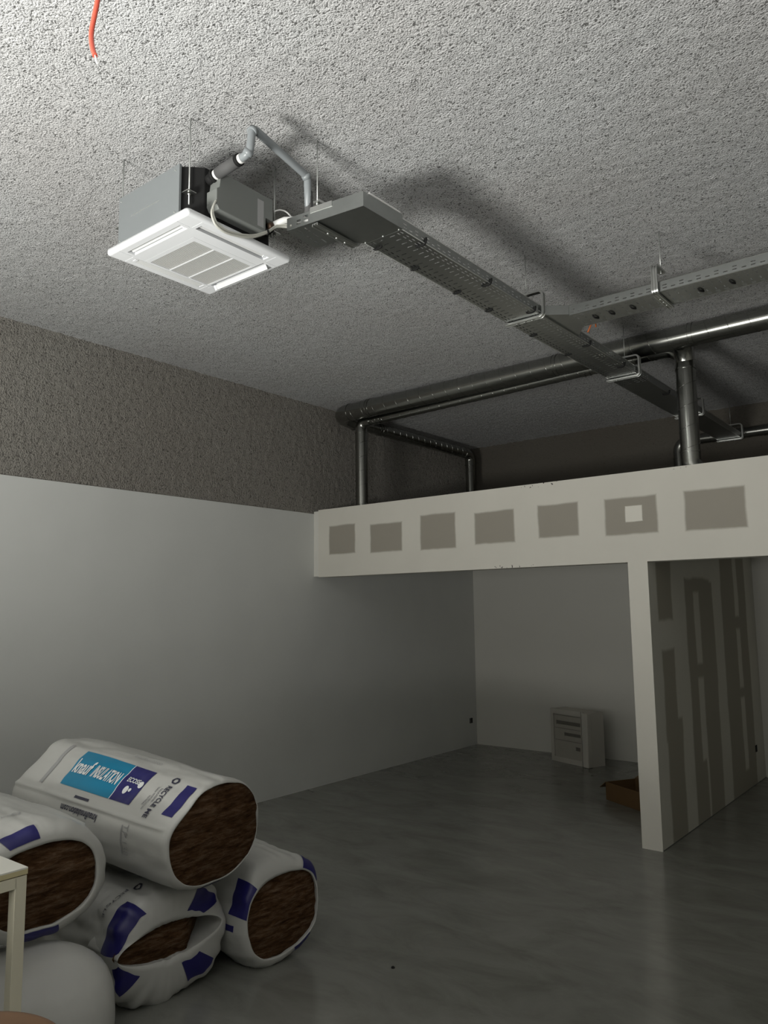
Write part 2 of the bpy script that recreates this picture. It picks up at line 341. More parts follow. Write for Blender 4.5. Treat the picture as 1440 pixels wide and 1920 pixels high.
# drain port and pipe ports
b = MB(); b.tube([(AX+hx-.005, 2.205, 3.945), (AX+hx+.03, 2.205, 3.952)], .026, M_black, 16); b.tube([(AX+hx+.03, 2.205, 3.952), (AX+hx+.045, 2.205, 3.954)], .031, M_black, 16)
b.build('drain_port', t)
b = MB(); b.tube([(AX+hx-.003, 2.56, 3.83), (AX+hx+.035, 2.56, 3.838)], .03, M_black, 12); b.tube([(AX+hx+.035, 2.56, 3.838), (AX+hx+.055, 2.565, 3.842)], .024, M_copper, 6)
b.build('pipe_port', t)
for x, y in ((-2.844, 2.118), (-3.392, 2.112), (-2.835, 2.655), (-3.385, 2.66)):
    b = MB(); sx = 1 if x > AX else -1; sy = 1 if y > AY else -1
    b.box((x-.024, y-.024, 3.857), (x+.024, y+.024, 3.861), M_galv); b.box((x-sx*.07-.01, y-sy*.02-.01, 3.835), (x-sx*.02+.01, y-sy*.02+.01, 3.861), M_galv)
    b.tube([(x, y, 3.861), (x, y, 3.869)], .010, M_galv, 6); b.build('hanger_bracket', t)
# front panel (grid with recesses)
rects = []   # x0,y0,x1,y1,depth,material
g0x, g1x, g0y, g1y = -3.318-AX, -2.959-AX, 2.238-AY, 2.608-AY
def relief(b, xs, ys, hf, base, top, X):
    xs = sorted(set(round(x, 5) for x in xs)); ys = sorted(set(round(y, 5) for y in ys)); nx, ny = len(xs)-1, len(ys)-1
    H = [[hf((xs[i]+xs[i+1])/2, (ys[j]+ys[j+1])/2) for j in range(ny)] for i in range(nx)]
    def q(a, bb, c_, d, m): b.add([X @ Vector(p) for p in (a, bb, c_, d)], [(0, 1, 2, 3)], m)
    for i in range(nx):
        for j in range(ny):
            h, m = H[i][j]; x0, x1, y0, y1 = xs[i], xs[i+1], ys[j], ys[j+1]
            q((x0,y0,h), (x1,y0,h), (x1,y1,h), (x0,y1,h), m)
            h2, m2 = H[i+1][j] if i+1 < nx else (base, m)
            if abs(h2-h) > 1e-6: q((x1,y0,h), (x1,y1,h), (x1,y1,h2), (x1,y0,h2), m if h > h2 else m2)
            h2, m2 = H[i][j+1] if j+1 < ny else (base, m)
            if abs(h2-h) > 1e-6: q((x0,y1,h), (x1,y1,h), (x1,y1,h2), (x0,y1,h2), m if h > h2 else m2)
            if i == 0: q((x0,y0,h), (x0,y1,h), (x0,y1,base), (x0,y0,base), m)
            if j == 0: q((x0,y0,h), (x1,y0,h), (x1,y0,base), (x0,y0,base), m)
FL = Matrix.Translation((AX, AY, AZ)) @ Matrix.Diagonal((1, 1, -1, 1))
S2, sl, sw = .315, .215, .044
so = .262
slots = [(-sl, -so-sw/2, sl, -so+sw/2), (-sl, so-sw/2, sl, so+sw/2), (-so-sw/2, -sl, -so+sw/2, sl), (so-sw/2, -sl, so+sw/2, sl)]
def hf(x, y):
    for r in slots:
        if r[0] < x < r[2] and r[1] < y < r[3]: return (-.028, M_void)
    if g0x < x < g1x and g0y < y < g1y: return (-.016, M_slat)
    if max(abs(x-(g0x+g1x)/2), abs(y-(g0y+g1y)/2)) < .213 and max(abs(x-(g0x+g1x)/2), abs(y-(g0y+g1y)/2)) > .2115: return (-.002, M_acwhite)
    for s_ in (-1, 1):
        for q_ in (-1, 1):
            if abs(x - s_*.235) < .0015 and q_*y > .238 or abs(y - s_*.235) < .0015 and q_*x > .238: return (-.0015, M_acwhite)
    return (0, M_acwhite)
b = MB(); gx = (g0x+g1x)/2; gy = (g0y+g1y)/2
xs = [-S2, S2, g0x, g1x, gx-.213, gx+.213, gx-.2115, gx+.2115, -.2365, -.2335, .2335, .2365, -.238, .238] + [v for r in slots for v in (r[0], r[2])]
ys = [-S2, S2, g0y, g1y, gy-.213, gy+.213, gy-.2115, gy+.2115, -.2365, -.2335, .2335, .2365, -.238, .238] + [v for r in slots for v in (r[1], r[3])]
relief(b, xs, ys, hf, -.03, 0, FL)
# rounded, sloping border of the panel
def ringpts(h, z, r=.02, n=5):
    P = []
    for cx, cy, a0 in ((h-r, h-r, 0), (-h+r, h-r, PI/2), (-h+r, -h+r, PI), (h-r, -h+r, 1.5*PI)):
        for k in range(n+1): a = a0 + PI/2*k/n; P.append(FL @ Vector((cx+r*math.cos(a), cy+r*math.sin(a), z)))
    return P
prev = None; lv = [(S2, 0, .001), (.322, -.001, .008), (.329, -.006, .016), (.331, -.014, .018), (.331, -.030, .018), (.30, -.032, .018)]
V = []; n = 24
for h, z, r in lv: V += ringpts(h, z, r)
b.add(V, [(i*n+j, i*n+(j+1) % n, (i+1)*n+(j+1) % n, (i+1)*n+j) for i in range(len(lv)-1) for j in range(n)], M_acwhite, True)
fp = b.build('front_panel', t, merge=False)
# intake grille: fine slats with two cross bars
b = MB(); y0 = AY+g0y; y1 = AY+g1y; n = 34
for k in range(n):
    x = AX+g0x+.008 + (g1x-g0x-.016)*k/(n-1); b.box((x-.0022, y0, AZ+.001), (x+.0022, y1, AZ+.014), M_slat)
for k in (1, 2): y = y0+(y1-y0)*k/3; b.box((AX+g0x, y-.0035, AZ-.0005), (AX+g1x, y+.0035, AZ+.014), M_acwhite)
b.build('intake_grille', fp)
# air vanes
for k, (dx, dy, tilt) in enumerate(((0, -1, .5), (1, 0, .5), (0, 1, -1.0), (-1, 0, -.04))):
    b = MB(); ang = math.atan2(dy, dx) - PI/2
    X = Matrix.Translation((AX+dx*so, AY+dy*so, AZ)) @ Matrix.Rotation(ang, 4, 'Z') @ Matrix.Translation((0, .004, -.010 if dy > 0 else .0 if dx < 0 else .012)) @ Matrix.Rotation(tilt, 4, 'X')
    vw = .019 if dx < 0 else .013
    b.box((-sl+.006, -vw, .002), (sl-.006, vw, .006), M_vane, X=X); b.box((-sl+.004, -.014, -.002), (-sl+.02, .014, .008), M_acwhite, X=X)
    tag(b.build('vane', fp, bevel=.001), 'air vane')

def rod(x, y, zb, zt, label, grp=None, r=.004):
    t = thing('threaded_rod', label, 'rod', (x, y, zb), grp)
    b = MB(); b.tube([(x, y, zb), (x, y, zt+.03)], r, M_rod, 8); b.build('rod', t)
    return t
AG = 'rods carrying the air conditioner'
for x, y, lb in ((-2.844, 2.118, 'thin steel rod in front of the black corner of the air conditioner, nearest the camera'),
                 (-3.392, 2.112, 'thin steel rod at the left edge of the air conditioner, beside its grey side panel'),
                 (-2.835, 2.655, 'thin steel rod behind the control box of the air conditioner, beside the hanging grey pipe'),
                 (-3.385, 2.66, 'thin steel rod at the far left corner of the air conditioner, hidden behind its casing')):
    r_ = rod(x, y, 3.80, ZC, lb, AG)
    b = MB(); b.tube([(x, y, 3.846), (x, y, 3.855)], .009, M_galv, 6); b.build('nut', r_)

# drain pipe
t = thing('drain_pipe', 'grey plastic drain pipe rising from the air conditioner and dropping to the cable tray', 'pipe', (-2.7, 2.205, 3.955))
P = fillet([(-2.765, 2.205, 3.955), (-2.52, 2.205, 3.972), (-2.515, 2.215, 4.10), (-2.56, 2.62, 4.06), (-2.565, 2.635, 3.86)], [.035, .03, .03], 7)
b = MB(); b.tube(P, .019, M_pvc, 18)
b.build('pipe', t)
b = MB(); b.tube([(-2.742, 2.205, 3.9565), (-2.605, 2.205, 3.9665)], .028, M_sleeve, 18); tag(b.build('insulation_sleeve', t), 'dark foam sleeve')
b = MB(); b.tube([(-2.605, 2.205, 3.9665), (-2.588, 2.205, 3.967)], .0285, M_black, 18); b.build('clamp', t)
b = MB(); b.tube([(-2.588, 2.205, 3.967), (-2.572, 2.205, 3.968)], .022, M_whitepipe, 18); tag(b.build('collar', t), 'white collar')
b = MB(); b.tube([(-2.760, 2.205, 3.955), (-2.746, 2.205, 3.956)], .024, M_whitepipe, 18); tag(b.build('collar', t), 'white collar')
for q in (4, 11, 20, 27):
    if q+1 < len(P):
        b = MB(); d = (P[q+1]-P[q]).normalized(); b.tube([P[q]-d*.012, P[q]+d*.012], .0235, M_pvc, 18); b.build('elbow_socket', t)

b = MB(); b.tube([(-2.5635, 2.632, 3.985), (-2.5645, 2.634, 3.87)], .0205, M_sleeve, 18); tag(b.build('insulation_sleeve', t), 'dark foam sleeve')
# control cables between the control box and the tray
def scale_to(x, pts):
    return [Vector((x, y*x/-2.7, 1.9+(z-1.9)*x/-2.7)) for y, z in pts]
cp = [(2.165, 3.783), (2.138, 3.727), (2.145, 3.690), (2.173, 3.662), (2.243, 3.655), (2.374, 3.689), (2.477, 3.751), (2.549, 3.81)]
def smooth(pts, n=8):
    pts = [Vector(p) for p in pts]; out = []
    Q = [pts[0]] + pts + [pts[-1]]
    for i in range(1, len(Q)-2):
        for k in range(n):
            u = k/n; p0, p1, p2, p3 = Q[i-1:i+3]
            out.append(.5*((2*p1)+(p2-p0)*u+(2*p0-5*p1+4*p2-p3)*u*u+(3*p1-p0-3*p2+p3)*u**3))
    return out + [pts[-1]]
for k, (off, lb) in enumerate(((0, 'lower grey cable looping below the control box towards the cable tray'), (.0125, 'upper grey cable looping below the control box towards the cable tray'))):
    P = scale_to(-2.722, cp); P[0].x = -2.735
    P = [p + Vector((0, off*.5, off)) for p in P] + [Vector((-2.66, 2.65, 3.835+off)), Vector((-2.58, 2.70, 3.83+off)), Vector((-2.45, 2.75, 3.815+off))]
    b = MB(); b.tube(smooth(P), .0055, M_cable, 10)
    o = tag(b.build('electrical_cable'), lb, 'cable', 'grey cables of the air conditioner')
    if k == 0:
        b = MB(); q = scale_to(-2.722, [(2.477, 3.751)])[0]+Vector((0, .003, .006)); b.tube([q-Vector((0, .003, .001)), q+Vector((0, .003, .001))], .014, M_black, 12); b.build('cable_tie', o)
t = thing('refrigerant_pipe', 'white insulated refrigerant pipe from the air conditioner into the tray, beside a black port', 'pipe', (-2.74, 2.58, 3.85))
b = MB(); b.tube([(-2.742, 2.566, 3.844), (-2.70, 2.60, 3.868), (-2.62, 2.66, 3.868), (-2.5, 2.74, 3.845)], .017, M_whitepipe, 16); b.build('insulation_sleeve', t)
b = MB(); b.tube(smooth([(-2.74, 2.566, 3.915), (-2.735, 2.60, 3.935), (-2.725, 2.635, 3.935), (-2.70, 2.65, 3.90), (-2.68, 2.66, 3.86)]), .004, M_whitepipe, 8); tag(b.build('wire_loop', t), 'thin white wire loop')

# ------------------------------------------------------------------ cable trays
def perforated(L, W, H, lip=.006, holes=99):
    """tray running along +y, base at z=0, both flanges up, with real slots"""
    b = MB(); per = .05; ys = []; n = int(L/per)
    seg = [0, .0125, .0215, .0285, .0375, .05]
    w = W/2
    bx = [-w, -w+.018, -w+.025, -w+.038, -w+.045, -w+.066, -w+.098, -.010, .010, w-.098, w-.066, w-.045, w-.038, w-.025, w-.018, w]
    if W < .2: bx = [-w, -w+.018, -w+.025, -w+.04, -w+.075, w-.075, w-.04, w-.025, w-.018, w]
    hz = [0, .016, .022, .034, .040, H]
    for i in range(n):
        for s_ in range(5):
            y0 = i*per+seg[s_]; y1 = i*per+seg[s_+1]; dash = s_ in (1, 2, 3) and y0 < holes; slot = s_ == 2 and y0 < holes
            for k in range(len(bx)-1):
                wd = bx[k+1]-bx[k]
                if dash and abs(wd-.007) < 1e-4: continue
                if slot and wd > .03 and wd < .036: continue
                b.add([(bx[k], y0, 0), (bx[k+1], y0, 0), (bx[k+1], y1, 0), (bx[k], y1, 0)], [(0, 1, 2, 3)], M_tray)
            for k in range(5):
                if dash and k in (1, 3) and not (k == 3 and i % 2): continue
                for x in (-w, w): b.add([(x, y0, hz[k]), (x, y1, hz[k]), (x, y1, hz[k+1]), (x, y0, hz[k+1])], [(0, 1, 2, 3)], M_tray)
            for x, d in ((-w, lip), (w, -lip)): b.add([(x, y0, H), (x, y1, H), (x+d, y1, H), (x+d, y0, H)], [(0, 1, 2, 3)], M_tray)
    return b
def edge_beads(parent, x0, x1, y0, y1, z, H, alongx=False):
    """the rolled edges of a tray: a bead at the top and at the bottom bend of each flange"""
    b = MB()
    for q in ((y0, y1) if alongx else (x0, x1)):
        for zz in (z, z+H):
            P = [(x0, q, zz), (x1, q, zz)] if alongx else [(q, y0, zz), (q, y1, zz)]
            b.tube(P, .0022, M_galv, 8)  # brighter steel than the tray, to draw the highlights along its edges
    return tag(b.build('rolled_edge', parent), 'rolled steel edges brightened as highlights', kind='stuff')
def cable_tie(parent, x, y, z, dirx):
    """black tie through the slots and hooked round the flange"""
    b = MB(); b.tube(smooth([(x-dirx*.05, y, z+.004), (x-dirx*.048, y+.005, z-.006), (x-dirx*.01, y+.008, z-.008), (x+dirx*.006, y+.01, z+.004), (x+dirx*.008, y+.014, z+.03)], 5), .0055, M_black, 6)
    return b.build('cable_tie', parent)
ZT = 3.80
tx0, tx1, ty0, ty1 = -2.463, -2.222, 2.955, 9.40
t = thing('cable_tray', 'long perforated steel cable tray running away from the camera under the ceiling', 'cable tray', ((tx0+tx1)/2, ty0, ZT))
t['local'] = 1
perforated(ty1-ty0, tx1-tx0, .06, holes=3.45).build('tray', t, solid=.0014); del t['local']
edge_beads(t, tx0, tx1, ty0, ty1, ZT, .06)
for y in (3.14, 3.80, 4.35, 5.2, 5.85, 6.9, 7.6): cable_tie(t, tx1, y, ZT, 1)
for y in (3.02, 3.35, 3.78, 4.15, 4.75, 5.3): cable_tie(t, tx0, y, ZT, -1)
b = MB()
for k in range(5):
    x = -2.45+k*.022; b.tube([(x+random.uniform(-.004, .004), 3.0+i*.32, ZT+.009+.002*math.sin(i*2+k)) for i in range(20)], .0075, M_black if k % 2 else M_sleeve, 8)
o = b.build('cable_bundle'); tag(o, 'dark cables lying inside the long cable tray, glimpsed through its slots', 'cables', kind='stuff')

# solid corner piece at the near end of the long tray
def flange(b, p, q, z0, z1, m, th=.0016):
    p = Vector((*p, 0)); q = Vector((*q, 0)); d = (q-p).normalized(); nn = Vector((-d.y, d.x, 0))*th
    b.prism([(p.x, p.y), (q.x, q.y), ((q+nn).x, (q+nn).y), ((p+nn).x, (p+nn).y)], z0, z1, m)
K = [(-2.535, 2.610), (-2.222, 2.652), (-2.216, 2.952), (-2.458, 2.952), (-2.535, 2.862)]
t = thing('tray_corner', 'flat grey sheet steel corner plate with flanges joining the long tray to the short one', 'tray corner', (-2.38, 2.8, ZT))
b = MB(); b.prism(K, ZT-.001, ZT+.001, M_tray)
for a, c_ in ((0, 1), (1, 2), (3, 4)): flange(b, K[a], K[c_], ZT, ZT+.075 if a < 3 else ZT+.05, M_tray)
b.prism([(-2.40, 2.6285), (-2.53, 2.6115), (-2.53, 2.608), (-2.40, 2.625)], ZT+.050, ZT+.079, M_galv)
b.build('corner_plate', t)
b = MB(); b.prism([(-2.214, 2.69), (-2.212, 2.93), (-2.221, 2.93), (-2.223, 2.69)], ZT+.075, ZT+.081, M_whitepipe); tag(b.build('edge_glow', t), 'white strip painted as a glow along the edge')  # white strip stands in for light glowing along the plate edge
for x, y in ((-2.455, 2.945), (-2.34, 2.948), (-2.235, 2.945), (-2.505, 2.66), (-2.505, 2.72), (-2.505, 2.79), (-2.505, 2.85)):
    b = MB(); b.tube([(x, y, ZT-.005), (x, y, ZT)], .005, M_rod, 8); b.build('rivet', t)
# short perforated piece reaching the air conditioner
t = thing('cable_tray', 'short slotted piece of cable tray ending beside the air conditioner', 'cable tray', (-2.62, 2.72, ZT))
b = MB(); A_, B_, C_, D_ = Vector((-2.675, 2.592)), Vector((-2.53, 2.612)), Vector((-2.558, 2.842)), Vector((-2.700, 2.822))
def qd(u, v): return (A_*(1-u)*(1-v) + B_*u*(1-v) + C_*u*v + D_*(1-u)*v)
us = [0, .08, .3, .36, .6, .66, .9, 1]; vv = [0, .1, .3, .4, .6, .7, .9, 1]
for i in range(7):
    for j in range(7):
        if i in (2, 4) and j in (1, 3, 5): continue
        P = [qd(us[i], vv[j]), qd(us[i+1], vv[j]), qd(us[i+1], vv[j+1]), qd(us[i], vv[j+1])]
        b.add([(p.x, p.y, ZT) for p in P], [(0, 1, 2, 3)], M_tray)
hs = [0, .014, .026, .038, .050, .064]; uu = [0, .12, .2, .42, .60, .70, .9, 1]
for i in range(7):
    for j in range(5):
        if (i == 1 and j in (1,)) or (i == 3 and j in (1, 2)) or (i == 5 and j in (1, 3)): continue
        p, q = qd(uu[i], 0), qd(uu[i+1], 0); b.add([(p.x, p.y, ZT+hs[j]), (q.x, q.y, ZT+hs[j]), (q.x, q.y, ZT+hs[j+1]), (p.x, p.y, ZT+hs[j+1])], [(0, 1, 2, 3)], M_tray)
p, q = qd(0, 0), qd(1, 0); p2, q2 = qd(0, .04), qd(1, .04); b.add([(p.x, p.y, ZT+.064), (q.x, q.y, ZT+.064), (q2.x, q2.y, ZT+.064), (p2.x, p2.y, ZT+.064)], [(0, 1, 2, 3)], M_galv)
p, q = qd(0, 1), qd(1, 1); b.add([(p.x, p.y, ZT), (q.x, q.y, ZT), (q.x, q.y, ZT+.05), (p.x, p.y, ZT+.05)], [(0, 1, 2, 3)], M_tray)
b.build('tray', t, solid=.0014)

# branch tray to the right
bx0 = -2.088; by0, by1 = 4.59, 4.835
t = thing('cable_tray', 'perforated steel cable tray branching to the right edge of the photo', 'cable tray', (bx0, (by0+by1)/2, ZT))
t['local'] = 1
mb = perforated(4.6, by1-by0, .066)
o = mb.build('tray', t, solid=.0014); o.rotation_euler = (0, 0, -PI/2); del t['local']
edge_beads(t, bx0, bx0+4.6, by0, by1, ZT, .066, True)
for x in (-1.97, -1.86, -1.72, -1.30, -1.12): 
    b = MB(); b.tube(smooth([(x, by0+.10, ZT+.004), (x+.01, by0+.11, ZT-.012), (x+.02, by0+.15, ZT-.006)], 4), .006, M_black, 6); b.build('cable_tie', t)
# sheet link between the trays
t = thing('tray_link', 'plain grey sheet linking the branch tray to the long tray', 'tray link', (-2.15, 4.6, ZT))
b = MB(); b.prism([(-2.221, 4.50), (-2.09, 4.60), (-2.09, 4.83), (-2.221, 5.02)], ZT+.012, ZT+.0135, M_tray)
flange(b, (-2.221, 4.50), (-2.09, 4.596), ZT+.012, ZT+.075, M_tray); flange(b, (-2.221, 5.02), (-2.09, 4.83), ZT+.012, ZT+.065, M_tray)
b.build('link_plate', t)
b = MB(); b.tube(smooth([(-2.16, 4.92, ZT+.014), (-2.13, 4.97, 3.90), (-2.085, 4.95, 3.875), (-2.10, 4.95, 3.835), (-2.125, 4.96, 3.80)]), .006, M_orange, 8)
b.tube(smooth([(-2.12, 4.97, 3.89), (-2.07, 4.96, 3.86), (-2.06, 4.95, 3.82)]), .005, M_orange, 8)
tag(b.build('electrical_cable'), 'short orange cable poking out beside the tray link', 'cable')

# C shaped channel hangers
def hanger(kind, label, place, rod_at, top=.17, long=.28, short=.17):
    """local frame: arm along -x, vertical at x=0; place = matrix"""
    t = thing('tray_hanger', label, 'hanger', place.translation, 'C shaped hangers of the cable trays')
    path = fillet([(-long, 0, 0), (0, 0, 0), (0, 0, top), (-short, 0, top)], .028, 6)
    path = [place @ p for p in path]; nrm = (place.to_3x3() @ Vector((0, 1, 0))).normalized()
    prof = [(-.019, -.006), (-.019, .008), (-.013, .008), (-.013, -.002), (-.004, -.002), (-.004, .004), (.004, .004), (.004, -.002), (.013, -.002), (.013, .008), (.019, .008), (.019, -.006)]
    b = MB(); b.sweep(path, prof, nrm, M_galv)
    b.build('channel', t, bevel=.001)
    for u in (.3, .5, .7):
        b = MB(); p = place @ Vector((-long*u, 0, -.008)); b.tube([p, p+Vector((0, 0, -.006))], .006, M_rod, 8); b.build('bolt', t)
    if rod_at is not None:
        p = place @ Vector((rod_at, 0, top-.02)); b = MB(); b.tube([p, (p.x, p.y, ZC+.02)], .0035, M_rod, 8); b.build('rod', t)
        b = MB(); b.tube([(p.x, p.y, p.z+.004), (p.x, p.y, p.z+.014)], .010, M_galv, 6); b.build('nut', t)
    return t
for y, lb in ((4.45, 'C shaped steel hanger under the long tray, nearest, just left of the branch tray end'),
              (6.15, 'C shaped steel hanger under the long tray in front of the small round duct'),
              (7.87, 'C shaped steel hanger under the long tray, partly behind the thick vertical duct'),
              (9.33, 'C shaped steel hanger at the far end of the long tray near the back wall')):
    hanger(0, lb, Matrix.Translation((-2.203, y, ZT-.012)), -.12)
hanger(0, 'C shaped steel hanger clasping the branch tray near the right edge', Matrix.Translation((-1.515, by0-.022, ZT-.012)) @ Matrix.Rotation(-PI/2, 4, 'Z'), -.13, top=.185, long=.29, short=.16)
hanger(0, 'C shaped steel hanger under the corner plate beside the air conditioner', Matrix.Translation((-2.505, 2.935, ZT-.014)) @ Matrix.Rotation(PI/2, 4, 'Z') @ Matrix.Identity(4), -.30, top=.125, long=.32, short=.31)

# ------------------------------------------------------------------ round spiral ducts
def duct_run(t, pts, r, pitch=.13, name='duct_pipe'):
    """straight spiral pipe: tube plus the raised helical lock seam"""
    p, q = Vector(pts[0]), Vector(pts[1]); d = (q-p).normalized(); L = (q-p).length
    b = MB(); b.tube([p, q], r, M_duct, 40)
    u = d.orthogonal().normalized(); v = d.cross(u); n = int(L/pitch*28); P = []
    for i in range(n+1):
        a = 2*PI*i/28; P.append(p + d*(L*i/n) + (u*math.cos(a)+v*math.sin(a))*(r+.0003))
    b.tube(P, .0026, M_duct, 5, False)
    return b.build(name, t, merge=False)
def bend(t, pts, r, rad, name='elbow', r2=None):
    P = fillet(pts, rad, 12); n = len(P)
    b = MB(); b.tube(P, [r + ((r2 or r)-r)*i/(n-1) for i in range(n)], M_duct, 36)
    d = (Vector(pts[1])-Vector(pts[0])).normalized(); P0 = Vector(pts[0]); b.tube([P0-d*.006, P0+d*.006], r+.005, M_duct, 36)
    d = (Vector(pts[-1])-Vector(pts[-2])).normalized(); P1 = Vector(pts[-1]); b.tube([P1-d*.006, P1+d*.006], (r2 or r)+.005, M_duct, 36)
    return b.build(name, t, merge=False)
def coupling(t, p, d, r, w=.05):
    p = Vector(p); d = Vector(d).normalized(); b = MB(); b.tube([p-d*w/2, p+d*w/2], r+.002, M_duct, 40)
    for s_ in (-1, 1): b.tube([p+d*s_*w/2-d*.005, p+d*s_*w/2+d*.005], r+.006, M_duct, 40)
    return b.build('coupling', t, merge=False)
RB = .096; YD = 6.45; ZD = 4.115; ZE = 4.16
t = thing('ventilation_duct', 'large round spiral duct under the ceiling above the fascia, turning back along the wall', 'duct', (-3, YD, ZD))
duct_run(t, [(-5.62, YD, ZD), (XR, YD, ZE)], RB, .16)
bend(t, [(-5.62, YD, ZD), (-5.82, YD, ZD), (-5.82, 6.75, 4.08)], RB, .15, r2=.085)
duct_run(t, [(-5.82, 6.75, 4.08), (-5.82, 9.10, 4.08)], .07)
bend(t, [(-5.82, 9.10, 4.08), (-5.82, 9.26, 4.08), (-5.82, 9.26, 3.92)], .07, .10)
duct_run(t, [(-5.82, 9.26, 3.92), (-5.82, 9.26, 3.0)], .066)
for x in (-5.33, -3.08, -1.86): coupling(t, (x, YD, ZD+.045*(x+5.62)/8.8), (1, 0, 0), RB, .035)
coupling(t, (-5.82, 7.2, 4.08), (0, 1, 0), .07)
YS = 6.61
t = thing('ventilation_duct', 'smaller round spiral duct behind the large one, joining two vertical drops behind the fascia', 'duct', (-3.6, YS, 4.08))
bend(t, [(-5.46, YS, 4.02), (-5.60, YS, 4.02), (-5.60, YS, 3.90)], .060, .07, r2=.068)
duct_run(t, [(-5.46, YS, 4.02), (-2.22, YS, 4.085)], .05)
duct_run(t, [(-5.60, YS, 3.90), (-5.60, YS, 3.17)], .070, .16)
bend(t, [(-5.60, YS, 3.17), (-5.60, YS, 3.02), (-5.45, YS+.08, 2.98)], .070, .09)
bend(t, [(-2.22, YS, 4.085), (-1.975, YS, 4.085), (-1.975, YS, 3.90)], .05, .15, r2=.080)
b = MB(); b.tube([(-1.975, YD+.085, 4.11), (-1.975, YS-.03, 4.08), (-1.975, YS, 3.97)], [.088, .084, .078], M_duct, 32); b.build('tee', t, merge=False)
duct_run(t, [(-1.975, YS, 3.90), (-1.975, YS, 3.18)], .080, .18)
bend(t, [(-1.975, YS, 3.18), (-1.975, YS, 3.03), (-1.80, YS+.08, 2.96)], .080, .12)
for x in (-5.34, -2.85): coupling(t, (x, YS, 4.02+.065*(x+5.46)/3.24), (1, 0, 0), .05)
t = thing('ventilation_duct', 'small round duct along the back wall turning down behind the thick vertical duct', 'duct', (-2.5, 9.5, 3.88))
bend(t, [(-2.78, 9.50, 3.885), (-2.98, 9.50, 3.885), (-2.98, 9.50, 3.68)], .062, .12)
duct_run(t, [(-2.78, 9.50, 3.885), (XR, 9.50, 3.885)], .062)
duct_run(t, [(-2.98, 9.50, 3.68), (-2.98, 9.50, 3.0)], .062)
coupling(t, (-1.98, 9.5, 3.885), (1, 0, 0), .062)
rod(-2.10, YD, ZD+.10, ZC, 'thin rod holding the large duct to the ceiling, right of the long tray')

# loose red wire hanging from the ceiling at the top left
t = thing('hanging_wire', 'red wire with a bare tip dangling from the ceiling at the top left', 'wire', (-1.58, .9, ZC))
b = MB(); b.tube(smooth([(-1.46, .9, ZC+.02), (-1.49, .9, 3.9), (-1.55, .9, 3.5), (-1.58, .9, 3.36), (-1.602, .9, 3.29), (-1.596, .9, 3.245), (-1.582, .9, 3.215)]), .0062, M_red, 10); b.build('sheath', t)
b = MB(); b.tube([(-1.582, .9, 3.217), (-1.573, .9, 3.192)], .0025, M_whitepipe, 8); tag(b.build('bare_tip', t), 'bare white tip')

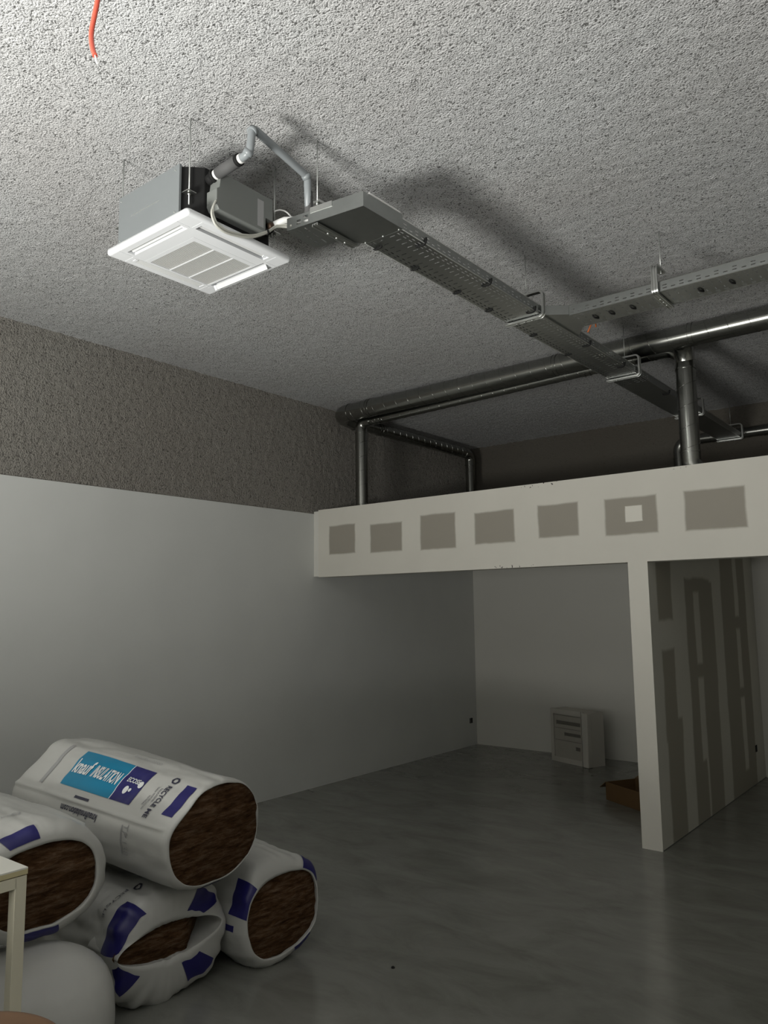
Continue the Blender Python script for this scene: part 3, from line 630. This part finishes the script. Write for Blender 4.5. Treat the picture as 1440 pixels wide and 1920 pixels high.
# ------------------------------------------------------------------ insulation packs
def sel(th, ry, rz, e):
    c_, s_ = math.cos(th), math.sin(th)
    return (abs(c_/ry)**e + abs(s_/rz)**e) ** (-1/e)
class Pack:
    def __init__(s, face, yaw, pitch, roll, L, ry, rz, e, hole, cap=.09, seed=0, lump=.010, wrinkle=.006, flat=0, depth=.02, slope=(0, 0), tail=.10, seam=True, grow=0, flats=()):
        s.grow = grow; s.flats = flats
        s.X = Matrix.Translation(face) @ Matrix.Rotation(yaw, 4, 'Z') @ Matrix.Rotation(pitch, 4, 'Y') @ Matrix.Rotation(roll, 4, 'X')
        s.L, s.ry, s.rz, s.e, s.hole, s.cap, s.seed, s.lump, s.wr, s.flat, s.depth, s.slope, s.tail, s.seam = L, ry, rz, e, hole, cap, seed, lump, wrinkle, flat, depth, slope, tail, seam
    def cut(s, th, r, d):
        for a_, dist in s.flats:
            c_ = math.cos(th-math.radians(a_))
            if c_ > .2:
                q = (dist-d)/c_; r = (r**-14 + q**-14)**(-1/14)
        return r
    def outline(s, th, a):
        r = s.cut(th, sel(th, s.ry, s.rz, s.e), 0); y, z = r*math.cos(th), r*math.sin(th)
        if s.flat and z < -s.rz + s.flat: z = -s.rz + s.flat - (-s.rz + s.flat - z)*.15; y *= 1.0
        return y, z
    def holep(s, th):
        hy, hz, hry, hrz, he = s.hole; r = s.cut(th, sel(th, hry, hrz, he), .012); j = 1+.03*noise.noise(Vector((math.cos(th)*2, math.sin(th)*2, s.seed+5)))
        return hy + r*math.cos(th)*j, hz + r*math.sin(th)*j
    def surf(s, w_, th):
        """w<0: rounded lip (-1 at the opening), w>0: metres along the body"""
        if w_ <= 0:
            t_ = -w_; y0, z0 = s.outline(th, 0); y1, z1 = s.holep(th)
            f = 1-math.cos(t_*PI/2); a = -s.cap*(1-math.sin(t_*PI/2)**.9)
            y = y0+(y1-y0)*f; z = z0+(z1-z0)*f; k = 1-t_*.8
        else:
            y, z = s.outline(th, 0); a = -s.cap-w_; k = 1; g = 1+s.grow*min(1, w_/s.L); y *= g; z *= g
        Lb = s.L-s.cap
        if w_ > Lb-s.tail:
            u = min(1, (w_-(Lb-s.tail))/s.tail); sc = math.sqrt(max(0, 1-(u**2)*.92)); y *= sc; z *= sc
        mid = math.sin(PI*min(1, max(0, (w_+.05)/s.L)))
        q = Vector((a*2.2, math.cos(th)*1.1, math.sin(th)*1.1+s.seed*7.3))
        d = s.lump*noise.noise(q*1.3)*2 + s.wr*noise.noise(Vector((a*3.5, math.cos(th)*5, math.sin(th)*5+s.seed))) + .012*mid
        q2 = Vector((a*16, math.cos(th)*3+s.seed, math.sin(th)*3)); d += s.wr*.45*abs(noise.noise(q2))
        if s.seam:
            for sa in (math.radians(166), math.radians(40)):
                dd = abs((th-sa+PI) % (2*PI)-PI)*s.ry; d += .011*math.exp(-(dd/.009)**2)*(1 if w_ > 0 else 0)
        r = math.hypot(y, z) or 1e-6
        return Vector((a, y*(1+d*k/r), z*(1+d*k/r)))
    def P(s, w_, th, off=0):
        p = s.surf(w_, th)
        if off:
            e1 = s.surf(w_+.01, th)-s.surf(w_-.01, th); e2 = s.surf(w_, th+.03)-s.surf(w_, th-.03); n = e1.cross(e2).normalized()
            if n.y*p.y+n.z*p.z < 0: n = -n
            p = p+n*off
        return s.X @ p
    def build(s, label, prints):
        loc = s.X @ Vector((-s.L/2, 0, -s.rz)); t = thing('insulation_pack', label, 'insulation pack', loc, 'insulation packs piled by the left wall')
        b = MB(); n = 256; rows = [-1+k/9 for k in range(9)] + [.0] + [k*(s.L-s.cap)/64 for k in range(1, 65)]
        V = []; Lb = s.L-s.cap
        inner = [s.surf(-1, 2*PI*j/n)+Vector((-s.depth*1.2-.22*(max(0, s.slope[0])>0), 0, 0)) for j in range(n)]
        V += [s.X @ Vector((p.x, p.y*1.02, p.z*1.02)) for p in inner]
        V += [s.X @ (s.surf(-1, 2*PI*j/n)+Vector((-.004, 0, 0))) for j in range(n)]
        for w_ in rows: V += [s.X @ s.surf(w_, 2*PI*j/n) for j in range(n)]
        nr = len(rows)+2; F = [(i*n+j, i*n+(j+1) % n, (i+1)*n+(j+1) % n, (i+1)*n+j) for i in range(nr-1) for j in range(n)]
        F.append([(nr-1)*n+j for j in range(n)])
        b.add(V, F, M_film, True)
        for pr in prints: pr(s, b)
        fo = b.build('plastic_film', t, merge=False)
        for p_ in fo.data.polygons: pass
        # wool face
        b = MB(); nr, V, F = 14, [], []
        hy, hz = s.hole[0], s.hole[1]
        V.append(None)
        def wp(y, z, u):
            dpt = s.depth + max(0, s.slope[0]*(y-hy-s.slope[1])) - .022*math.cos(u*PI/2)
            return s.X @ Vector((-dpt + .010*noise.noise(Vector((y*9, z*22, s.seed))) + .006*noise.noise(Vector((y*30, z*60, s.seed))), y, z))
        V[0] = wp(hy, hz, 0)
        for i in range(1, nr+1):
            u = i/nr
            for j in range(96):
                y, z = s.holep(2*PI*j/96); y = hy+(y-hy)*u*1.03; z = hz+(z-hz)*u*1.03; V.append(wp(y, z, u))
        for j in range(96): F.append((0, 1+j, 1+(j+1) % 96))
        for i in range(nr-1):
            for j in range(96): F.append((1+i*96+j, 1+(i+1)*96+j, 1+(i+1)*96+(j+1) % 96, 1+i*96+(j+1) % 96))
        b.add(V, F, M_wool, True); tag(b.build('mineral_wool', t, merge=False), 'exposed brown mineral wool')
        return t
def patch(w0, w1, a0, a1, m, off=.003, nw=16, na=26):
    """printed block: w range along the pack, angle range in degrees"""
    def f(s, b):
        V = [s.P(w0+(w1-w0)*i/nw, math.radians(a0+(a1-a0)*j/na), off) for i in range(nw+1) for j in range(na+1)]
        b.add(V, [(i*(na+1)+j, (i+1)*(na+1)+j, (i+1)*(na+1)+j+1, i*(na+1)+j+1) for i in range(nw) for j in range(na)], m, True)
    return f
def text(txt, w_, ang, size, m, rot=0, sx=1, off=.0045, bold=.0, radius=.30):
    """lettering that follows the film; +x of the text points to the open end, +y up the side"""
    def f(s, b):
        cu = bpy.data.curves.new('t', 'FONT'); cu.body = txt; cu.size = size; cu.align_x = 'CENTER'; cu.align_y = 'CENTER'; cu.offset = bold; cu.resolution_u = 3
        ob = bpy.data.objects.new('t', cu); C.objects.link(ob); dg = bpy.context.evaluated_depsgraph_get()
        me = bpy.data.meshes.new_from_object(ob.evaluated_get(dg)); V = []
        for v in me.vertices:
            x, y = v.co.x*sx, v.co.y; cr, sr = math.cos(rot), math.sin(rot); x, y = x*cr-y*sr, x*sr+y*cr
            V.append(s.P(w_-x, math.radians(ang)-y/radius, off))
        b.add(V, [list(p.vertices) for p in me.polygons], m)
        bpy.data.objects.remove(ob); bpy.data.curves.remove(cu); bpy.data.meshes.remove(me)
    return f
def ring(w_, ang, r, th_, m, radius=.30, off=.0045, sides=6):
    def f(s, b):
        n = 24; V = []
        for k in range(n):
            a = 2*PI*k/n; rr = r*(1-.10*abs(math.sin(a*sides/2)))
            for q in (rr, rr-th_): V.append(s.P(w_-q*math.cos(a), math.radians(ang)-q*math.sin(a)/radius, off))
        b.add(V, [(2*k, 2*((k+1) % n), 2*((k+1) % n)+1, 2*k+1) for k in range(n)], m)
    return f
def blob(w_, ang, rx, ry, m, radius=.30, off=.006):
    def f(s, b):
        n = 18; b.add([s.P(w_-rx*math.cos(2*PI*k/n), math.radians(ang)-ry*math.sin(2*PI*k/n)/radius, off) for k in range(n)], [list(range(n))], m)
    return f

A = Pack((-3.20, 2.615, .80), math.radians(2), math.radians(3.0), 0, 1.42, .30, .25, 2.3, (.01, .0, .288, .232, 2.4), cap=.035, seed=1, depth=.012, grow=.12, flats=((134, .245),))
A.build('white film insulation pack on top of the pile with a teal and navy printed label', [
    patch(.50, .94, 110, 155, M_teal), patch(.325, .495, 110, 155, M_navy), patch(.495, .50, 110, 155, M_whiteink),
    text('knauf', .84, 132, .13, M_whiteink, sx=.56, bold=.003, off=.0065), text('INSULATION', .625, 133, .11, M_whiteink, sx=.34, bold=.003, off=.0065),
    text('ECOSE', .41, 129, .042, M_whiteink, sx=.8, bold=.001, off=.0065), blob(.345, 131, .018, .022, M_whiteink), blob(.425, 141, .017, .026, M_whiteink), blob(.395, 140, .010, .012, M_whiteink),
    patch(.005, .075, 112, 154, M_navy), patch(-.7, .05, 258, 284, M_navy),
    text('RECYCLE ME', .165, 141, .042, M_ink, rot=-PI/2, sx=.9, bold=.001), text('PACKAGING', .197, 136, .017, M_ink, rot=-PI/2), text('MADE FROM RECYCLED', .220, 141, .014, M_ink, rot=-PI/2), text('MATERIAL', .238, 145, .014, M_ink, rot=-PI/2),
    ring(.165, 112, .026, .010, M_ink),
    text('knaufinsulation.com', .66, 174, .047, M_ink, rot=PI, sx=.85, bold=.0008), patch(.62, .74, 161, 163.5, M_ink), patch(.28, .29, 172, 197, M_paleink), text('TP 138', .255, 184, .05, M_paleink, rot=-PI/2),
    text('C', .20, 224, .05, M_paleink, rot=-PI/2), patch(1.09, 1.12, 106, 160, M_paleink), text('knaufinsulation', .50, 93, .04, M_paleink, sx=1.0)])
B = Pack((-3.26, 1.77, .775), math.radians(-2), 0, 0, 1.25, .295, .225, 2.5, (.0, -.005, .23, .165, 2.5), cap=.075, seed=2, depth=.02)
B.build('white film insulation pack behind the table leg, upper left of the pile', [
    patch(-.75, -.12, 98, 132, M_navy), patch(-.9, -.3, 245, 290, M_navy), patch(.42, .75, 100, 150, M_navy), ring(.20, 92, .025, .008, M_paleink), text('RECYCLE ME', .20, 112, .036, M_paleink, rot=-PI/2)])
Cc = Pack((-3.36, 2.53, .262), math.radians(-2), 0, 0, 1.2, .325, .262, 2.6, (-.035, .035, .30, .085, 1.75), cap=.08, seed=3, lump=.024, wrinkle=.028, depth=.03, slope=(.9, .10), seam=False)
Cc.build('crumpled white insulation pack on the floor below the labelled one, film slit like a mouth', [
    patch(-.55, .05, 132, 174, M_navy), patch(-.80, -.25, 183, 208, M_navy), patch(-.85, -.35, 25, 58, M_navy), patch(-.85, -.42, 292, 328, M_navy), ring(.13, 112, .028, .010, M_ink), text('RECYCLE', .14, 136, .038, M_ink, rot=-PI/2)])
D = Pack((-3.24, 3.135, .275), math.radians(-4), 0, math.radians(6), 1.2, .275, .27, 2.4, (.0, -.015, .245, .205, 2.5), cap=.07, seed=4, lump=.016, wrinkle=.012, depth=.022, seam=False)
D.build('white film insulation pack on the floor at the right end of the pile', [
    patch(-.85, .05, 132, 168, M_navy), patch(-.9, -.1, 18, 50, M_navy), patch(-.95, -.3, 284, 314, M_navy), patch(.0, .10, 178, 184, M_navy)])
E_ = Pack((-3.14, 2.03, .265), math.radians(66), 0, 0, 1.15, .30, .262, 2.0, (.03, -.03, .09, .07, 2.0), cap=.36, seed=5, lump=.008, wrinkle=.004, depth=.03, seam=False)
E_.build('plain white insulation pack on the floor at the bottom left corner, turned sideways', [
    patch(-.30, .03, 183, 215, M_navy), ring(.16, 192, .034, .012, M_ink)])

# ------------------------------------------------------------------ white table at the left edge
tx, ty, tz = -2.825, 1.468, 1.0
t = thing('table', 'cream metal framed table with a white top at the left edge', 'table', (tx-.35, ty-.6, 0))
b = MB(); b.box((tx-1.4, ty-.75, tz-.006), (tx, ty, tz), M_desk); b.box((tx-1.4, ty-.75, tz-.024), (tx, ty, tz-.006), M_edge); b.build('tabletop', t, bevel=.0015)
b = MB()
for x0, x1, y0, y1 in ((tx-.045, tx-.002, ty-.71, ty-.04), (tx-1.39, tx-1.35, ty-.71, ty-.04), (tx-1.35, tx-.045, ty-.04, ty-.002), (tx-1.35, tx-.045, ty-.745, ty-.71)): b.box((x0, y0, tz-.066), (x1, y1, tz-.027), M_leg)
b.build('frame', t, bevel=.001)
b = MB(); b.box((tx-1.35, ty-.735, .12), (tx-.055, ty-.72, tz-.066), M_leg); b.build('shade_panel', t)  # unseen panel added under the table to keep the packs in shade
for x in (tx-.046, tx-1.394):
    for y in (ty-.044, ty-.746):
        b = MB(); b.box((x, y, 0), (x+.044, y+.042, tz-.027), M_leg); b.build('leg', t, bevel=.002)
# round wooden pedestal table by the camera
ox, oy, oz = -1.63, .70, 1.06
t = thing('round_table', 'brown wooden round table just showing at the bottom left corner', 'table', (ox, oy, 0))
b = MB(); rr = .22; prof = [(0, 0), (rr-.02, 0), (rr-.006, -.004), (rr, -.012), (rr-.004, -.022), (rr-.02, -.028), (0, -.028)]
n = 64; V = []; 
for r_, z in prof: V += [(ox+max(r_, .001)*math.cos(2*PI*j/n), oy+max(r_, .001)*math.sin(2*PI*j/n), oz+z) for j in range(n)]
b.add(V, [(i*n+j, i*n+(j+1) % n, (i+1)*n+(j+1) % n, (i+1)*n+j) for i in range(6) for j in range(n)], M_wood, True); b.build('tabletop', t)
b = MB(); b.tube([(ox, oy, .02), (ox, oy, oz-.028)], .03, M_black, 20); b.build('pedestal', t)
b = MB(); b.tube([(ox, oy, 0), (ox, oy, .02)], .16, M_black, 40); b.build('base', t)

# ------------------------------------------------------------------ electrical cabinet on the floor
t = thing('electrical_cabinet', 'white electrical distribution cabinet standing on the floor by the back wall', 'electrical cabinet', (-4.3, 9.1, 0))
FX = Matrix.Translation((-4.640, 9.122, 0)) @ Matrix.Rotation(math.atan2(-.212, .61), 4, 'Z')
b = MB(); b.box((.005, .03, 0), (.635, .26, .635), M_cab, X=FX); b.build('body', t, bevel=.004)
b = MB(); X2 = FX @ Matrix(((1, 0, 0, 0), (0, 0, -1, .03), (0, 1, 0, 0), (0, 0, 0, 1)))
win = [(.08, .455, .49, .50, 0), (.22, .325, .49, .365, 0), (.40, .165, .475, .21, 0)]
def hc(x, z):
    for r in win:
        if r[0] < x < r[2] and r[1] < z < r[3]: return (.004, M_cabslot)
    if .05 < x < .055 or .505 < x < .51: 
        if .06 < z < .58: return (.008, M_cabslot)
    if .055 < x < .505 and .06 < z < .58:
        if abs(z-.41) < .003 or abs(z-.265) < .003 or abs(z-.567) < .003: return (.010, M_cabslot)
        return (.016, M_cabpanel)
    if x > .515 and x < .525: return (.006, M_cabslot)
    return (.030, M_cab)
relief(b, [0, .545, .05, .055, .505, .51, .515, .525]+[v for r in win for v in (r[0], r[2])], [0, .64, .06, .58, .407, .413, .262, .268, .564, .57]+[v for r in win for v in (r[1], r[3])], hc, 0, 0, X2)
b.build('front_cover', t, merge=False)
b = MB(); b.box((.548, -.03, 0), (.64, .05, .632), M_cab, X=FX); b.build('side_trim', t, bevel=.012)

# ------------------------------------------------------------------ cardboard box behind the partition
t = thing('cardboard_box', 'open brown cardboard box on the floor, half hidden behind the partition', 'box', (-3.0, 7.7, 0))
BX = Matrix.Translation((-3.29, 7.60, 0)) @ Matrix.Rotation(math.radians(-30), 4, 'Z')
b = MB(); L_, W_, H_ = .55, .36, .17; th_ = .005
b.box((0, 0, 0), (L_, W_, th_), M_card, X=BX)
b.box((0, 0, 0), (L_, th_, H_), M_card, X=BX); b.box((0, W_-th_, 0), (L_, W_, H_), M_card, X=BX); b.box((0, 0, 0), (th_, W_, H_), M_card, X=BX); b.box((L_-th_, 0, 0), (L_, W_, H_), M_card, X=BX)
b.build('carton', t)
b = MB(); X3 = BX @ Matrix.Translation((0, 0, H_)) @ Matrix.Rotation(math.radians(-215+180), 4, 'Y'); b.box((-.12, 0, -th_), (0, W_, 0), M_card, X=X3); b.build('flap', t)
b = MB(); X3 = BX @ Matrix.Translation((0, W_, H_)) @ Matrix.Rotation(math.radians(25), 4, 'X'); b.box((0, 0, 0), (L_, .14, th_), M_card, X=X3); b.build('flap', t)

# sockets and floor debris
b = MB(); b.box((XL-.001, 9.395, .305), (XL+.004, 9.465, .375), M_black); b.box((XL+.004, 9.40, .31), (XL+.010, 9.425, .37), M_void)
tag(b.build('wall_socket', bevel=.001), 'small dark open socket box low on the left wall near the back corner', 'socket')
b = MB(); b.box((-2.268, 9.20, .325), (-2.262, 9.26, .395), M_black); tag(b.build('wall_socket', bevel=.001), 'small dark open socket box low on the partition near the back wall', 'socket')
b = MB(); b.tube([(-2.734, 3.452, 0), (-2.734, 3.452, .006), (-2.733, 3.453, .010)], [.010, .009, .004], M_black, 10); tag(b.build('plug'), 'tiny black plug lying alone on the grey floor', 'plug')
